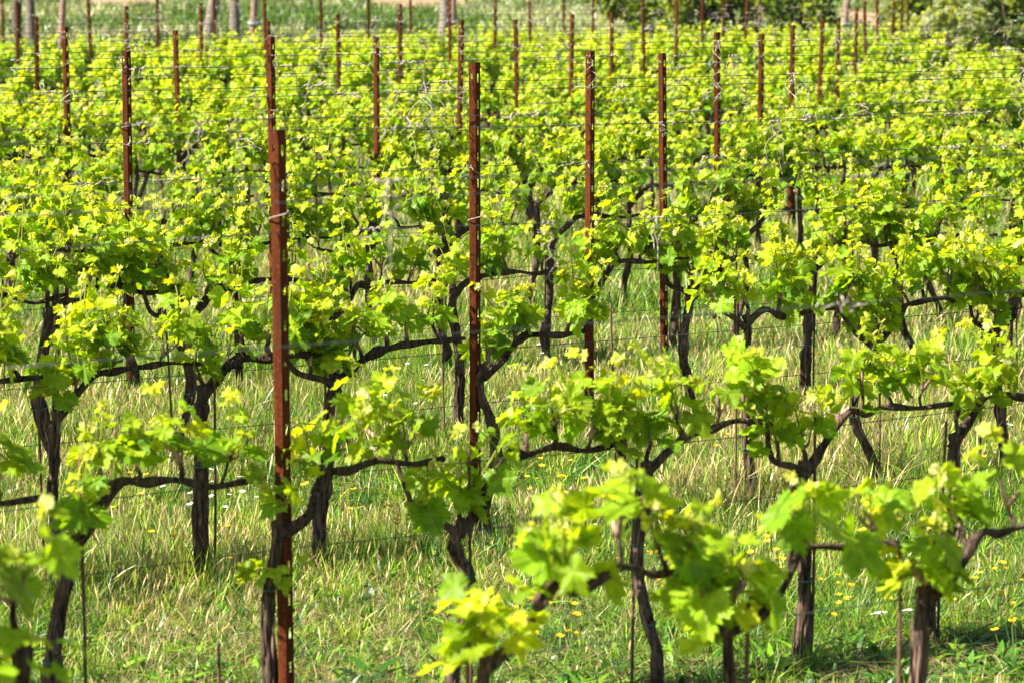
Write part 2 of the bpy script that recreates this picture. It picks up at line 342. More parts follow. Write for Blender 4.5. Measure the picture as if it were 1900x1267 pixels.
def make_vine(seed, lod, p):
    """one vine in its own frame: +x runs along the row; returns the meshes of trunk, cordon, foliage"""
    rs = np.random.default_rng(seed)
    head = p.get('head', rs.uniform(.70,.78)); wire = p.get('wire', .86); lean = p.get('lean', rs.uniform(-.06,.06)); r0 = p.get('r', rs.uniform(.021,.032))*.74
    arm = p.get('arm', .62); back = p.get('back', rs.choice([0,0,0,.06,.12,.18])); dens = p.get('dens', 1.0); grow = p.get('grow', 1.0)
    ns = {0:64,1:24,2:10}[lod]; sd = {0:20,1:9,2:6}[lod]
    # trunk
    k1 = rs.normal(0,.034,4)
    P = curve([(lean,0,-.06),(lean+k1[0],k1[1],.14),(lean*.5+k1[2],k1[3],.42),(rs.normal(0,.012),0,head-.06),(.015,0,head+.03)], ns)
    s = np.linspace(0,1,ns); R = r0*(1.25-.5*s+.35*np.exp(-((s-.02)/.08)**2)+.45*np.exp(-((s-.97)/.07)**2)+.30*np.exp(-((s-rs.uniform(.2,.8))/.035)**2)+.22*np.exp(-((s-rs.uniform(.2,.8))/.05)**2)-.12*np.exp(-((s-rs.uniform(.2,.8))/.1)**2))
    tm = MB(); tube(tm, P, R, sd, BARK*rs.uniform(.8,1.3), .21, seed)
    if lod < 2:                                   # flakes of loose bark, a healed stump
        for q in range(46 if lod == 0 else 8):
            i = rs.integers(1, int(ns*.8)); j = min(ns-1, i+int(ns*rs.uniform(.08,.24))); a = rs.uniform(0,6.28); m = (i+j)//2; tw = rs.normal(0,.35)
            dd = [np.array([math.cos(a+tw*f), math.sin(a+tw*f), 0]) for f in (0,.5,1)]; lift = rs.uniform(.0,.010) if rs.random() < .3 else 0
            b = [P[i]+dd[0]*R[i]*rs.uniform(.88,1.0), P[m]+dd[1]*R[m]*rs.uniform(.95,1.1), P[j]+dd[2]*(R[j]*rs.uniform(.9,1.06)+lift)]
            tube(tm, curve(b,7), np.array([.0015,.0045,.005,.005,.0045,.003,.0008])*rs.uniform(.6,1.3), 5, BARK*rs.uniform(.45,2.6)*np.array([1,rs.uniform(.9,1.05),rs.uniform(.85,1.1)]), .2, q)
        a = rs.uniform(0,6.28); i = int(ns*rs.uniform(.35,.9)); d = np.array([math.cos(a), math.sin(a), .4]); tube(tm, [P[i], P[i]+d*R[i]*1.3, P[i]+d*R[i]*1.8], [R[i]*.5,R[i]*.45,R[i]*.25], 7, BARK*1.3, .2, seed+5)
    # cordon arms
    cm = MB(); na = {0:44,1:20,2:8}[lod]; arms = []
    sw = rs.normal(0,.02,5); hz = rs.normal(0,.013,3)
    A = curve([(.0,0,head-.02),(.07+.03*rs.random(),sw[0],head+.05),(.17,sw[1],wire-.005+hz[0]),(.25,-sw[2]*.6,wire+hz[1]),(.36,sw[2]*.7,wire+.012+hz[2]),(.47,sw[3],wire+rs.normal(0,.012)),(max(arm,.5),sw[4],wire+.004)], na)
    s = np.linspace(0,1,na); RA = r0*(.88-.48*s)*(1+.22*np.sin(s*rs.uniform(20,30)+rs.uniform(0,6))*(s>.2)); tube(cm, A, RA, max(6,sd-5), BARK*rs.uniform(.75,1.25), .22, seed+1)
    arms.append((A, RA))
    if back > 0:
        Bk = curve([(0,0,head-.02),(-.05,sw[1],head+.02),(-.05-back*.6,sw[2],head+.05),(-.06-back,sw[3],wire+.01)], na//2); RB = r0*np.linspace(.75,.35,na//2)
        tube(cm, Bk, RB, max(6,sd-3), BARK*rs.uniform(.9,1.6), .18, seed+2); arms.append((Bk,RB))
    # spurs, canes and green shoots with their leaves
    fm = MB(); L = dict(p=[],t=[],n=[],s=[],c=[])
    def leaf(pos, out, size, young, flop):
        t = np.array([out[0], out[1], -flop]); nrm = np.array([out[0]*.45*flop, out[1]*.45*flop, .75]) + rs.normal(0,.42,3)
        L['p'].append(pos); L['t'].append(t+rs.normal(0,.16,3)); L['n'].append(nrm); L['s'].append(size)
        c = MIDC + (OLD-MIDC)*min(1,max(0,-young)) + (YNG-MIDC)*min(1,max(0,young)); L['c'].append(c*rs.uniform(.8,1.2)*np.array([rs.uniform(.85,1.18),1,1]))
    spots = []
    nsp = max(2, int(round(rs.uniform(4.2,5.8)*dens*(arm/.62))))
    for q in range(nsp):
        u = (q+rs.uniform(.3,.7))/nsp; i = int((.16+.83*u)*(na-1)); spots.append((A[i], RA[i]))
    if back > 0: spots += [(Bk[-1],RB[-1]), (Bk[len(Bk)//2],RB[len(Bk)//2])]
    spots.append((A[1]+np.array([0,0,.02]), RA[0]*.8))
    for (b, rb) in spots:
        ln_ = rs.uniform(.03,.085); d = np.array([rs.normal(0,.3), rs.normal(0,.25), 1.0]); d /= np.linalg.norm(d)
        e = b + d*ln_; tube(cm, curve([b, b+d*ln_*.5+rs.normal(0,.006,3), e],5 if lod<2 else 3), np.linspace(rb*.75, rb*.5, 5 if lod<2 else 3), max(5,sd-6), BARK*rs.uniform(.9,1.8), .2, rs.integers(1e6))
        forks = rs.choice([2,2,3,3])
        for f in range(forks):
            dc = d + rs.normal(0,.42,3); dc[2] = abs(dc[2])*.8+.25; dc /= np.linalg.norm(dc); lc = rs.uniform(.02,.08)
            ce = e + dc*lc
            if lod < 2: tube(cm, [e, (e+ce)/2+rs.normal(0,.003,3), ce], [.0075,.006,.0055], 6, CANE*rs.uniform(.6,1.5))
            g = rs.uniform(.09,.27)*grow; az = rs.uniform(0,6.28); tl = abs(rs.normal(0,.46)); gd = np.array([math.cos(az)*tl, math.sin(az)*tl, 1.0]); gd /= np.linalg.norm(gd)
            S = curve([ce, ce+gd*g*.5+rs.normal(0,.012,3), ce+gd*g+rs.normal(0,.03,3)], 9)
            if lod < 2: tube(fm, S, np.linspace(.0038,.0018,9), 5, GREEN*rs.uniform(.7,1.2))
            nodes = max(3, int(g/.026)); az0 = rs.uniform(0,6.28)
            for m in range(nodes):
                v = (m+.3)/nodes; pt = S[min(8,int(v*8.99))]; a = az0 + m*math.pi + rs.normal(0,.7)
                o = np.array([math.cos(a), math.sin(a), 0]); size = (.066*(1-.72*v**1.3) + rs.normal(0,.007))*p.get('big',1.0)*rs.uniform(.75,1.2); size = max(size,.014)
                pl = (.062*(1-.75*v)+.008)*rs.uniform(.7,1.3); pe = pt + o*pl*.85 + np.array([0,0,pl*rs.uniform(-.6 if v < .45 else 0,.6)])
                if lod == 0: tube(fm, [pt, (pt+pe)/2+np.array([0,0,.004]), pe], .0012, 4, GREEN*rs.uniform(.9,1.4), close=False)
                leaf(pe, o, size, v*1.5-.55+rs.normal(0,.28), rs.uniform(.15,1.25)*(1.05-.55*v))
            tc = S[-1]
            for m in range(rs.integers(2,5)):                 # folded pale leaves at the growing tip
                a = rs.uniform(0,6.28); L['p'].append(tc+rs.normal(0,.008,3)); L['t'].append(np.array([math.cos(a)*.6, math.sin(a)*.6, rs.uniform(.1,1)])); L['n'].append(np.array([math.cos(a), math.sin(a), .1])+rs.normal(0,.5,3))
                L['s'].append(rs.uniform(.012,.030)); L['c'].append(YNG+(TIP-YNG)*rs.uniform(.1,1))
    if p.get('sucker'):                                          # a tuft of shoots low on the trunk
        z0 = p['sucker']; big = p.get('big',1)
        for m in range(16 if big < 1.1 else 22):
            a = rs.uniform(0,6.28); o = np.array([math.cos(a), math.sin(a), 0]); b = np.array([lean*.5,0,z0+rs.normal(0,.02)])
            leaf(b+o*rs.uniform(.03,.10)*big+np.array([0,0,rs.uniform(-.06,.16) if big > 1.1 else rs.uniform(0,.07)]), o, rs.uniform(.025,.05)*big, rs.uniform(-.6,1), rs.uniform(.1,.9))
    add_leaves(fm, lod, L['p'], L['t'], L['n'], L['s'], L['c'])
    res = [('trunk', tm.mesh('trunk', M_WOOD)), ('cordon', cm.mesh('cordon', M_WOOD)), ('foliage', fm.mesh('foliage', M_LEAF, leaf=True))]
    if lod == 0:
        ti = MB()
        for z in p.get('ties', [rs.uniform(.28,.5)]):
            i = int(np.argmin(abs(P[:,2]-z))); a = np.linspace(0,2*np.pi,15)
            ring = P[i][None] + (R[i]*1.2)*np.stack([np.cos(a), np.sin(a), .15*np.sin(a+1)],1); tube(ti, ring, .0034, 5, (1,1,1), close=False)
            ti.v[-1][:,2] += 0
        res.append(('tie', ti.mesh('tie', M_TIE)))
    return res
def place_vine(parts, x, y, rz, label, group='grape vines trained in rows', flip=1, s=1.0):
    r = empty('grape_vine', (x, y, float(gz(x,y))), (0,0,rz)); r.scale = (s, s, s); r.rotation_euler.z += math.pi if flip < 0 else 0
    tag(r, label, 'grape vine', group)
    for nm, me in parts: obj(nm, me, r)
    return r

NEAR = {   # vines of the first three rows: place along the row, look, words that single it out
 -1: [(.27, dict(head=1.0,wire=1.12,sucker=.92,dens=1.0,big=1.2,arm=.5,back=.0,flip=-1,grow=.55), 'blurred grape vine cut by the picture edge at the front, close and low'),
      (1.345, dict(head=.82,wire=.97,back=.0,arm=.60,big=1.2,dens=.85,grow=.5,lean=.02,r=.022,sucker=.84), 'blurred front row grape vine whose bare grey arm rises slantwise to a pink mark'),
      (2.0, dict(head=.82,wire=.97,back=.05,arm=.5,big=1.25,grow=.5,dens=.45,r=.018,sucker=.84), 'blurred front row grape vine with a dark heavy drooping leaf clump on a slim trunk'),
      (2.58, dict(head=.82,wire=.97,back=.0,arm=.6,big=1.15,dens=.7,grow=.62,r=.021,sucker=.88), 'blurred front row grape vine on a dark trunk, past the drooping leaf clump')],
 0:  [(-1.36, dict(arm=.6), 'grape vine just behind the front, its leafy arm ending over the picture edge'),
      (-.70, dict(head=0.700,wire=0.850,lean=-.075,r=.029,arm=.64,back=.0,ties=[.37],dens=.85), 'grape vine with thick bare curved trunk, green tie and long sloping arm'),
      (-.035, dict(head=0.680,wire=0.850,lean=.0,r=.026,arm=.58,back=.0,ties=[.5],sucker=0.540,dens=.8), 'grape vine growing against the tallest-looking rusty post, with a leaf tuft on its trunk'),
      (.60, dict(head=0.620,wire=0.845,arm=.62,back=.16,r=.026,dens=1.0), 'grape vine with forked head and thick arm rising beside a rusty post foot'),
      (1.29, dict(head=0.740,wire=0.850,arm=.5,back=.06,lean=.03,r=.024,ties=[.5,.25]), 'grape vine with knotted dark head and green ties, trunk leaning at its foot'),
      (1.93, dict(head=0.680,wire=0.860,lean=-.03,r=.026,arm=.62,back=.1,ties=[.52,.3],dens=1.1), 'grape vine with crooked trunk and stump foot under a thick knobbly arm'),
      (2.57, dict(head=0.720,wire=0.860,lean=-.02,r=.026,arm=.6,back=.0,dens=1.1), 'grape vine with straight trunk behind a blurred leaf clump in the second row')],
 1:  [(-2.45, dict(), 'grape vine at the near end of the third row, half out of view'),
      (-1.80, dict(), 'grape vine with pale grey trunk under dense leaves in the third row'),
      (-1.20, dict(r=.032), 'grape vine with bulging dark head, next before the twisted one in the third row'),
      (-.64, dict(head=0.750,wire=0.880,r=.030,lean=-.05,arm=.6,back=.16,ties=[.58]), 'grape vine with twisted shaggy trunk and forked head in the third row'),
      (.03, dict(head=0.740,wire=0.870,arm=.5,r=.027), 'grape vine wired to the rusty post of the third row by a green tie'),
      (1.32, dict(head=0.860,wire=0.880,r=.024,arm=.45,back=.1,lean=-.02), 'grape vine with straight black-topped trunk and leaves on one side, past the grass gap'),
      (2.02, dict(head=0.720,wire=0.870,r=.024,lean=-.06,arm=.6,back=.14), 'grape vine with thin bent trunk under a V-shaped arm in the third row'),
      (2.69, dict(head=0.740,wire=0.880), 'grape vine with forked head at the far end of the third row')],
}
PAT = [.02, .64, 1.32, 2.0, 2.72]
protos = {1: [make_vine(900+i, 1, dict(dens=rng.uniform(.55,1.08), grow=rng.uniform(1.0,1.3), big=.95)) for i in range(12)],
          2: [make_vine(700+i, 2, dict(dens=rng.uniform(.55,1.08), grow=rng.uniform(1.0,1.25), big=1.05)) for i in range(9)]}
vines_at = {}
nv = 0
for k in ROWS:
    vines_at[k] = []
    if k in NEAR:
        for i, (t, p, lab) in enumerate(NEAR[k]):
            x, y = row_pt(k, t); p = dict(p)
            if k == 1: p.setdefault('dens', 1.05); p.setdefault('grow', 1.1)
            if k == 0: p.setdefault('grow', .82); p['dens'] = p.get('dens',1)*.72; p['big'] = 1.0
            place_vine(make_vine(100+37*k+i*5+1000, 0, p), x, y, TH, lab, flip=p.get('flip',1)); vines_at[k].append(t); nv += 1
        continue
    ts = []
    for n in range(-8, 9):
        for o in PAT:
            t = o + n*GAP + rng.normal(0,.035); x, y = row_pt(k, t)
            if y < 3: continue
            a0 = project(x, y, .9)[0]; q = row_pt(k, t+.66); a1 = project(q[0], q[1], .9)[0]
            if a1 < -10 or a0 > 1925 or (k > 5 and rng.random() < .03) or (x > 6.6 and y > 36.5): continue
            ts.append(t)
    ts.sort(); d = row_pt(k, 0)[1]
    for i, t in enumerate(ts):
        x, y = row_pt(k, t); lab = f'bushy yellow-green grape vine, {nth(i)} from the near end of the {rown(k)}'
        if k == 2: parts = make_vine(3000+i, 0, dict(dens=rng.uniform(.55,1.08), grow=1.15, big=.97))
        elif k == 3: parts = make_vine(3100+i, 1, dict(dens=rng.uniform(.55,1.08), grow=1.2, big=.95))
        elif k < 8: parts = protos[1][(i*5+k*3) % 12]
        else: parts = protos[2][(i*4+k*5) % 9]
        place_vine(parts, x, y, TH, lab, s=rng.uniform(.96,1.06)*(1.09 if k > 10 else 1)); vines_at[k].append(t); nv += 1
print('vines', nv)

# ------------------------------------------------------------------ rusty slotted posts
def post_mesh(H):
    sec = np.array([(-.019,.024),(-.023,.0),(-.0165,-.0014),(-.0095,-.0026),(.001,-.0045),(.0035,.003),(.0095,.0088),(.0165,.0158),(.0228,.0220),(.0205,.031)])
    z = [-.3]; holes = []
    zt = H-.045
    while zt > .1:
        holes.append((zt-.034, zt)); zt -= .105
    for a, b in sorted(holes): z += [a, a+.014, b]
    z += [H]; z = np.array(z); m = len(sec)
    V = np.concatenate([np.column_stack([sec, np.full(m, zz)]) for zz in z])
    slit = {round(a,4) for a,b in holes}; Q = []
    wh = {len(z)-3}                                      # a round hole in the web near the top
    for i in range(len(z)-1):
        for j in range(m-1):
            lo = i > 0 and (i-1) % 3 == 0 and i < len(z)-2; hi = i > 0 and (i-1) % 3 == 1 and i < len(z)-2
            if j == 6 and (lo or hi): continue
            if j == 2 and i in wh: continue
            Q.append((i*m+j, i*m+j+1, (i+1)*m+j+1, (i+1)*m+j))
    mb = MB(); mb.add(V, Q); return mb.mesh('vineyard_post', M_RUST, smooth=False)
PM = {}
def loop_mesh():
    mb = MB(); a = np.linspace(-.3, 3.6, 14); P = np.stack([-.029+.058*(1-np.cos(a))/2, -.011*np.sin(a)-.004, .02*np.cos(a*.9)],1); P[:,2] = np.linspace(-.012,.014,14)
    tube(mb, P, .0022, 5); return mb.mesh('wire_loop', M_TENDRIL)
LOOP = loop_mesh()
TOPS = {(0,0):.477,(1,0):.384,(2,0):.42,(3,0):.516,(4,0):.465,(5,0):.535,(6,0):.533,(7,0):.519,(8,0):.571,(9,0):.498,(3,-1):.45,(4,-1):.452,(5,-1):.52,(6,-1):.45,(7,-1):.50,(8,-1):.50,(9,-1):.52,
        (6,-2):.47,(7,-2):.56,(8,-2):.54,(9,-2):.52,(10,-2):.45,(9,-3):.51,(11,-3):.45}
npost = 0; post_t = {}
for k in ROWS:
    c = 0
    for n in range(-6, 4):
        x, y = row_pt(k, n*GAP); px, py, d = project(x, y, 1.2)
        if y < 3 or px < -30 or px > 1930 or (x > 7.2 and y > 38): continue
        H = round(HC - TOPS.get((k,n), .42+rng.uniform(-.03,.05)) + .004*0, 2)
        if H not in PM: PM[H] = post_mesh(H)
        if k == 0: lab = 'thickest rusty slotted steel post, standing close in the second row with a wire loop'
        elif k == 1: lab = 'rusty slotted steel post of the third row, tied to a vine by green wire'
        elif k == 2: lab = 'rusty slotted steel post of the fourth row, the only one there'
        else: lab = f'slender rusty slotted steel post, {nth(c)} from the near end of the {rown(k)}'
        o = obj('vineyard_post', PM[H], None, (x, y, 0), (rng.normal(0,.014)*(k > 2), rng.normal(0,.012)*(k > 2) + (-.004 if k == 0 else 0), rng.normal(.02,.10)))
        md = o.modifiers.new('thickness', 'SOLIDIFY'); md.thickness = .0022; md.offset = 0
        tag(o, lab, 'post', 'rusty vineyard posts'); c += 1; npost += 1; post_t.setdefault(k, []).append(n*GAP)
        if k in (0, 1): obj('wire_loop', LOOP, o, (0,0,H-.255 if k == 0 else H-.62))
        elif rng.random() < .35: obj('wire_loop', LOOP, o, (0,0,H-rng.uniform(.06,.5)))
print('posts', npost)

# ------------------------------------------------------------------ wires with last year's dry tendrils
def tendril_wrap(seed):
    rs = np.random.default_rng(seed); mb = MB(); L = rs.uniform(.04,.15); n = int(L/.004)
    s = np.linspace(0,1,n); a = s*L/.0075*rs.uniform(.75,1.2)
    P = np.stack([(s-.5)*L, .0045*np.cos(a)*(1+.5*np.sin(9*s)), .0045*np.sin(a)*(1+.5*np.sin(7*s+1))],1) + rs.normal(0,.0008,(n,3)); tube(mb, P, .0021, 5)
    for q in range(rs.integers(2,6)):
        x = rs.uniform(-.5,.5)*L; d = rs.normal(0,1,3); d[0] *= .6; e = rs.uniform(.010,.03)
        tube(mb, curve([(x,0,0), np.array([x,0,0])+d*e*.5, np.array([x,0,0])+d*e*.6+rs.normal(0,.008,3), np.array([x,0,0])+d*e*.3+rs.normal(0,.012,3)], 8), .0016, 4)
    return mb.mesh('dried_tendril', M_TENDRIL)
def tendril_hang(seed):
    rs = np.random.default_rng(seed); mb = MB(); 
    for q in range(rs.integers(1,4)):
        L = rs.uniform(.06,.26); sx = rs.normal(0,.35)
        pts = [(0,0,0)]
        for m in range(1,6): pts.append((sx*L*m/5+rs.normal(0,.014), rs.normal(0,.014), -L*m/5))
        tube(mb, curve(pts, 20), np.linspace(.0019,.0010,20), 4)
    s = np.linspace(0,1,18); a = s*16
    tube(mb, np.stack([(s-.5)*.05, .005*np.cos(a), .005*np.sin(a)],1), .002, 4)
    a = np.linspace(0, 9, 22); tube(mb, np.array([rs.normal(0,.02),0,-.02]) + np.stack([.012*np.cos(a), .008*np.sin(a), -.002*a],1)*rs.uniform(.7,1.4), .0015, 4)
    return mb.mesh('dried_tendril', M_TENDRIL)
TW = [tendril_wrap(i) for i in range(9)]; TH_ = [tendril_hang(50+i) for i in range(8)]
def wire(k, z, name, label, density, hang, r=.0015):
    ts = [t for t in np.linspace(-26, 14, 161) if row_pt(k,t)[1] > 3 and not (row_pt(k,t)[0] > 7.1 and row_pt(k,t)[1] > 38) and -120 < project(*row_pt(k,t), z)[0] < 2020]
    t0, t1 = min(ts), max(ts); b = row_pt(k, t0); mb = MB(); n = max(12, int((t1-t0)/.3))
    t = np.linspace(0, t1-t0, n); sag = -.012*np.abs(np.sin((t+t0)*math.pi/GAP)) + .004*np.sin(t*1.9+k)
    tube(mb, np.stack([t, 0*t, sag],1), r, 5)
    o = obj(name, mb.mesh(name, M_WIRE), None, (b[0], b[1], z), (0,0,TH)); tag(o, label, 'wire', 'trellis wires')
    cnt = int((t1-t0)*density*rng.uniform(.8,1.2)*(.3 if k < 0 else .6 if k == 0 else 1)); 
    for q in range(cnt):
        tt = U(.1, t1-t0-.1); h = rng.random() < hang; me = (TH_ if h else TW)[int(rng.integers(0, 8))]
        zz = float(np.interp(tt, t, sag))
        c = obj('dried_tendril', me, o, (tt, 0, zz)); c.rotation_euler = (0 if h else U(0,6.28), 0, U(-.2,.2)); s = U(.8,1.25); c.scale = (s*rng.choice([-1,1]), s, s)
for k in ROWS:
    near = k < 6; f = 1.0 if k < 7 else .55
    wire(k, 1.92, 'trellis_wire', f'highest trellis wire of the {rown(k)}, hung with dry tendrils', 2.6*f, .35)
    if near: wire(k, 1.885, 'trellis_wire', f'second highest trellis wire of the {rown(k)}, close under the top one', 1.3, .2)
    wire(k, 1.58, 'trellis_wire', f'middle trellis wire of the {rown(k)}, above the leaves', 1.9*f, .3)
    wire(k, .837, 'trellis_wire', f'wire carrying the vine arms of the {rown(k)}', 0, 0, .0016)
    if 0 <= k < 6: wire(k, .62, 'trellis_wire', f'lowest trellis wire of the {rown(k)}, just above the grass', 0, 0)

# ------------------------------------------------------------------ thin rods by the trunks
def rod_mesh(h):
    mb = MB(); z = np.linspace(-.1, h, 26); x = .004*np.sin(z*5)
    tube(mb, np.stack([x, 0*z, z],1),   .0050+.0006*(np.arange(26)%2), 7); return mb.mesh('thin_rod', M_ROD)
RODS = [rod_mesh(h) for h in (.80,.88,.97)]
def rod(k, t, lab, h=None, off=(0,0)):
    x, y = row_pt(k, t); me = RODS[int(rng.integers(0,3))] if h is None else rod_mesh(h)
    o = obj('thin_rod', me, None, (x+off[0], y+off[1], 0), (rng.normal(0,.015), rng.normal(0,.02), U(0,6))); tag(o, lab, 'rod', 'thin rods by the vine trunks')
for k in (-1,0,1,2,3):
    for i, t in enumerate(vines_at[k]):
        if k < 3 and abs(t) < .1: continue
        rod(k, t + (.045 if (i+k) % 2 else -.04), f'thin rusty rod beside the {nth(i)} vine trunk of the {rown(k)}', off=(0, U(-.02,.02)))
rod(1, .68, 'tall thin rusty rod standing alone in a gap of the third row', .98)
rod(0, -.19, 'short thin rusty rod standing alone in the grass before the close thick post', .36, (-.03,.0))

# ------------------------------------------------------------------ grass
def vnoise(x, y, s, seed):
    rs = np.random.default_rng(seed); o = 0
    for i in range(6):
        a = rs.uniform(0,6.28); f = s*rs.uniform(.6,1.7); o = o + np.sin((x*math.cos(a)+y*math.sin(a))*f + rs.uniform(0,6.28))
    return o/6**.5
def blades(mb, x, y, h, wd, bend, col, prof, seg, straight=0.0):
    n = len(x); az = rng.uniform(0, 2*np.pi, n); fc = rng.uniform(0, 2*np.pi, n); s = np.linspace(0,1,seg+1)
    b = bend[:,None]*(s[None]**(1.6))*h[:,None]; zz = h[:,None]*s[None]*(1-.42*np.minimum(bend,1.3)[:,None]*s[None]**1.5)
    l0 = rng.normal(0,.25,n)[:,None]*h[:,None]*s[None]; l1 = rng.normal(0,.25,n)[:,None]*h[:,None]*s[None]
    cx = x[:,None] + np.cos(az)[:,None]*b + l0; cy = y[:,None] + np.sin(az)[:,None]*b + l1; cz = gz(x,y)[:,None] + zz - .01
    p = prof(s); hw = wd[:,None]*p[None]*.5; dx = np.cos(fc)[:,None]*hw; dy = np.sin(fc)[:,None]*hw
    V = np.stack([np.stack([cx-dx, cy-dy, cz],-1), np.stack([cx+dx, cy+dy, cz],-1)], 2)     # n, seg+1, 2, 3
    i = np.arange(n)[:,None]*(seg+1)*2 + np.arange(seg)[None]*2
    Q = np.stack([i, i+1, i+3, i+2], -1).reshape(-1,4)
    mb.add(V, Q, None, np.repeat(col, (seg+1)*2, 0))
P_BLADE = lambda s: np.where(s < .55, .75+.45*s, np.maximum(1.0*(1-(s-.55)/.45), .06))
P_SEED = lambda s: np.where(s < .7, .22, np.where(s < .99, 1.0*np.sin(np.clip((s-.68)/.34,0,1)*math.pi)**.7+.1, .1))
P_FORB = lambda s: np.sin(np.clip(s*.92+.08,0,1)*math.pi)**.8 + .08
def scatter(y0, y1, dens, margin=1.25):
    n = int(dens*.38*margin*(y1*y1-y0*y0)/2); y = np.sqrt(rng.uniform(y0*y0, y1*y1, n)); x = rng.uniform(-.5,.5,n)*(.38*margin*y) + y*0
    return x, y
def row_dist(x, y):
    q = ((x-ROW0[0])*-DIR[1] + (y-ROW0[1])*DIR[0]) / (STEP[0]*-DIR[1]+STEP[1]*DIR[0]); return np.abs(q-np.round(q))
GA = np.array([(.025,.085,.006),(.06,.165,.010),(.15,.29,.014),(.29,.38,.025),(.07,.15,.028)]); TAN = np.array([(.42,.33,.13),(.32,.24,.10),(.50,.42,.20),(.20,.14,.07)])
def pick(A, n): return A[rng.integers(0,len(A),n)]*rng.uniform(.75,1.25,(n,1))
gm = MB()
for (y0,y1,dens,seg,wm) in ((6.8,10.8,7600,4,.66),(10.8,15,4600,3,.8),(15,24,1500,3,1.25),(24,50,170,2,3.0)):
    x, y = scatter(y0, y1, dens, 1.8); keep = (vnoise(x,y,3.1,77) < .95) | (rng.random(len(x)) < .25); x, y = x[keep], y[keep]; n = len(x); rd = row_dist(x, y); ns_ = vnoise(x,y,1.1,4)+.4*vnoise(x,y,4,5)
    front = np.clip((10.1-y)/1.0, 0, 1)                     # the close aisle has been cut shorter
    zone = np.interp(y - .4*x, [8.2,9.2,10.0,11.0,12.0,13.2,16,18], [.8,.6,-.2,-1.2,-.5,1.2,1.1,-.2])
    dry = 1/(1+np.exp(-(ns_*2.0 + zone - .25)))
    tall = np.clip(.125 + .05*vnoise(x,y,2.3,8) - .065*front, .035, .24)
    lush = vnoise(x,y,3.2,31) > .55; tall = np.where(lush, tall*1.25, tall); h = tall*rng.uniform(.35,1.4,n); isdry = rng.random(n) < dry*.55*np.where(lush,.35,1)
    col = np.where(isdry[:,None], pick(TAN,n), pick(GA,n)); bend = np.abs(rng.normal(.15,.42,n)) + .55*front*rng.random(n)
    blades(gm, x, y, h, rng.uniform(.0026,.0058,n)*wm, bend, col, P_BLADE, seg)
    # seed heads on thin stems
    m = rng.random(n) < .20*(.35+dry)*(1-.8*front); xs, ys = x[m], y[m]; k_ = len(xs)
    blades(gm, xs+rng.normal(0,.02,k_), ys+rng.normal(0,.02,k_), tall[m]*rng.uniform(1.05,1.75,k_), rng.uniform(.004,.008,k_)*wm**.5, np.abs(rng.normal(.15,.2,k_)), pick(np.concatenate([TAN,GA[3:4],GA[2:3]]),k_), P_SEED, 6 if seg > 2 else 4)
    # flat thatch lying on the ground and broad leaves of clover and other herbs
    m = rng.random(n) < .22; xs, ys = x[m], y[m]; k_ = len(xs)
    blades(gm, xs+rng.normal(0,.03,k_), ys+rng.normal(0,.03,k_), rng.uniform(.05,.14,k_), rng.uniform(.0025,.005,k_)*wm, rng.uniform(1.4,2.6,k_), pick(TAN,k_)*.9, P_BLADE, seg)
    m = rng.random(n) < .10 + .16*(vnoise(x,y,5.0,41) > .6); xs, ys = x[m], y[m]; k_ = len(xs)
    blades(gm, xs+rng.normal(0,.03,k_), ys+rng.normal(0,.03,k_), rng.uniform(.04,.11,k_), rng.uniform(.010,.026,k_), rng.uniform(.3,1.6,k_), pick(GA[:3],k_)*.9, P_FORB, seg)
# tussocks of long blades and rosettes of broad-leaved weeds
x0, y0 = scatter(7.5, 16, 15, 1.3)
x = np.repeat(x0, 34); y = np.repeat(y0, 34); n = len(x); x = x + rng.normal(0,.028,n); y = y + rng.normal(0,.028,n); tint = np.repeat(pick(GA,len(x0)), 34, 0)
blades(gm, x, y, np.repeat(rng.uniform(.12,.30,len(x0))*np.where(y0 < 9.6, .6, 1), 34)*rng.uniform(.5,1.2,n), rng.uniform(.0025,.0045,n), np.abs(rng.normal(.35,.4,n)), tint*rng.uniform(.75,1.25,(n,1)), P_BLADE, 5)
x0, y0 = scatter(7.5, 14.5, 42, 1.3)
x = np.repeat(x0, 9); y = np.repeat(y0, 9); n = len(x)
blades(gm, x+rng.normal(0,.008,n), y+rng.normal(0,.008,n), np.repeat(rng.uniform(.035,.14,len(x0)), 9)*rng.uniform(.6,1.2,n), np.repeat(rng.uniform(.008,.03,len(x0)), 9), rng.uniform(.7,1.6,n), np.repeat(pick(GA[:3],len(x0)),9,0)*rng.uniform(.8,1.2,(n,1)), P_FORB, 5)
# pale straw tangle in the gap of the third row
n = 260; t = rng.uniform(.9,2.2,n); q = np.array([row_pt(1, a) for a in t]) + rng.normal(0,.16,(n,2))
blades(gm, q[:,0], q[:,1], rng.uniform(.18,.48,n), rng.uniform(.003,.006,n), np.abs(rng.normal(.5,.6,n)), pick(TAN,n)*1.15, P_BLADE, 5)
tag(obj('grass', gm.mesh('grass', M_BLADE)), 'uncut green and straw-coloured grass between the vine rows', 'grass', kind='stuff')
mm = MB(); x, y = scatter(50, 100, 46, 1.35); n = len(x); ns_ = vnoise(x,y,.35,14)+.5*vnoise(x,y,1.4,15)
isd = rng.random(n) < 1/(1+np.exp(-(ns_*2.5-.9+2.2*((x>-.5)&(x<4.5)&(y>60))))); ok = np.ones(n, bool)
for (x0,x1,y0,y1) in ((-5.0,-.9,85,100),(9.5,11.6,68,84),(-14.5,-11,86,100)): ok &= ~(((x-(x0+x1)/2)/(x1-x0)*2)**2+((y-(y0+y1)/2)/(y1-y0)*2)**2 < .95)
x,y,isd = x[ok],y[ok],isd[ok]; n = len(x)
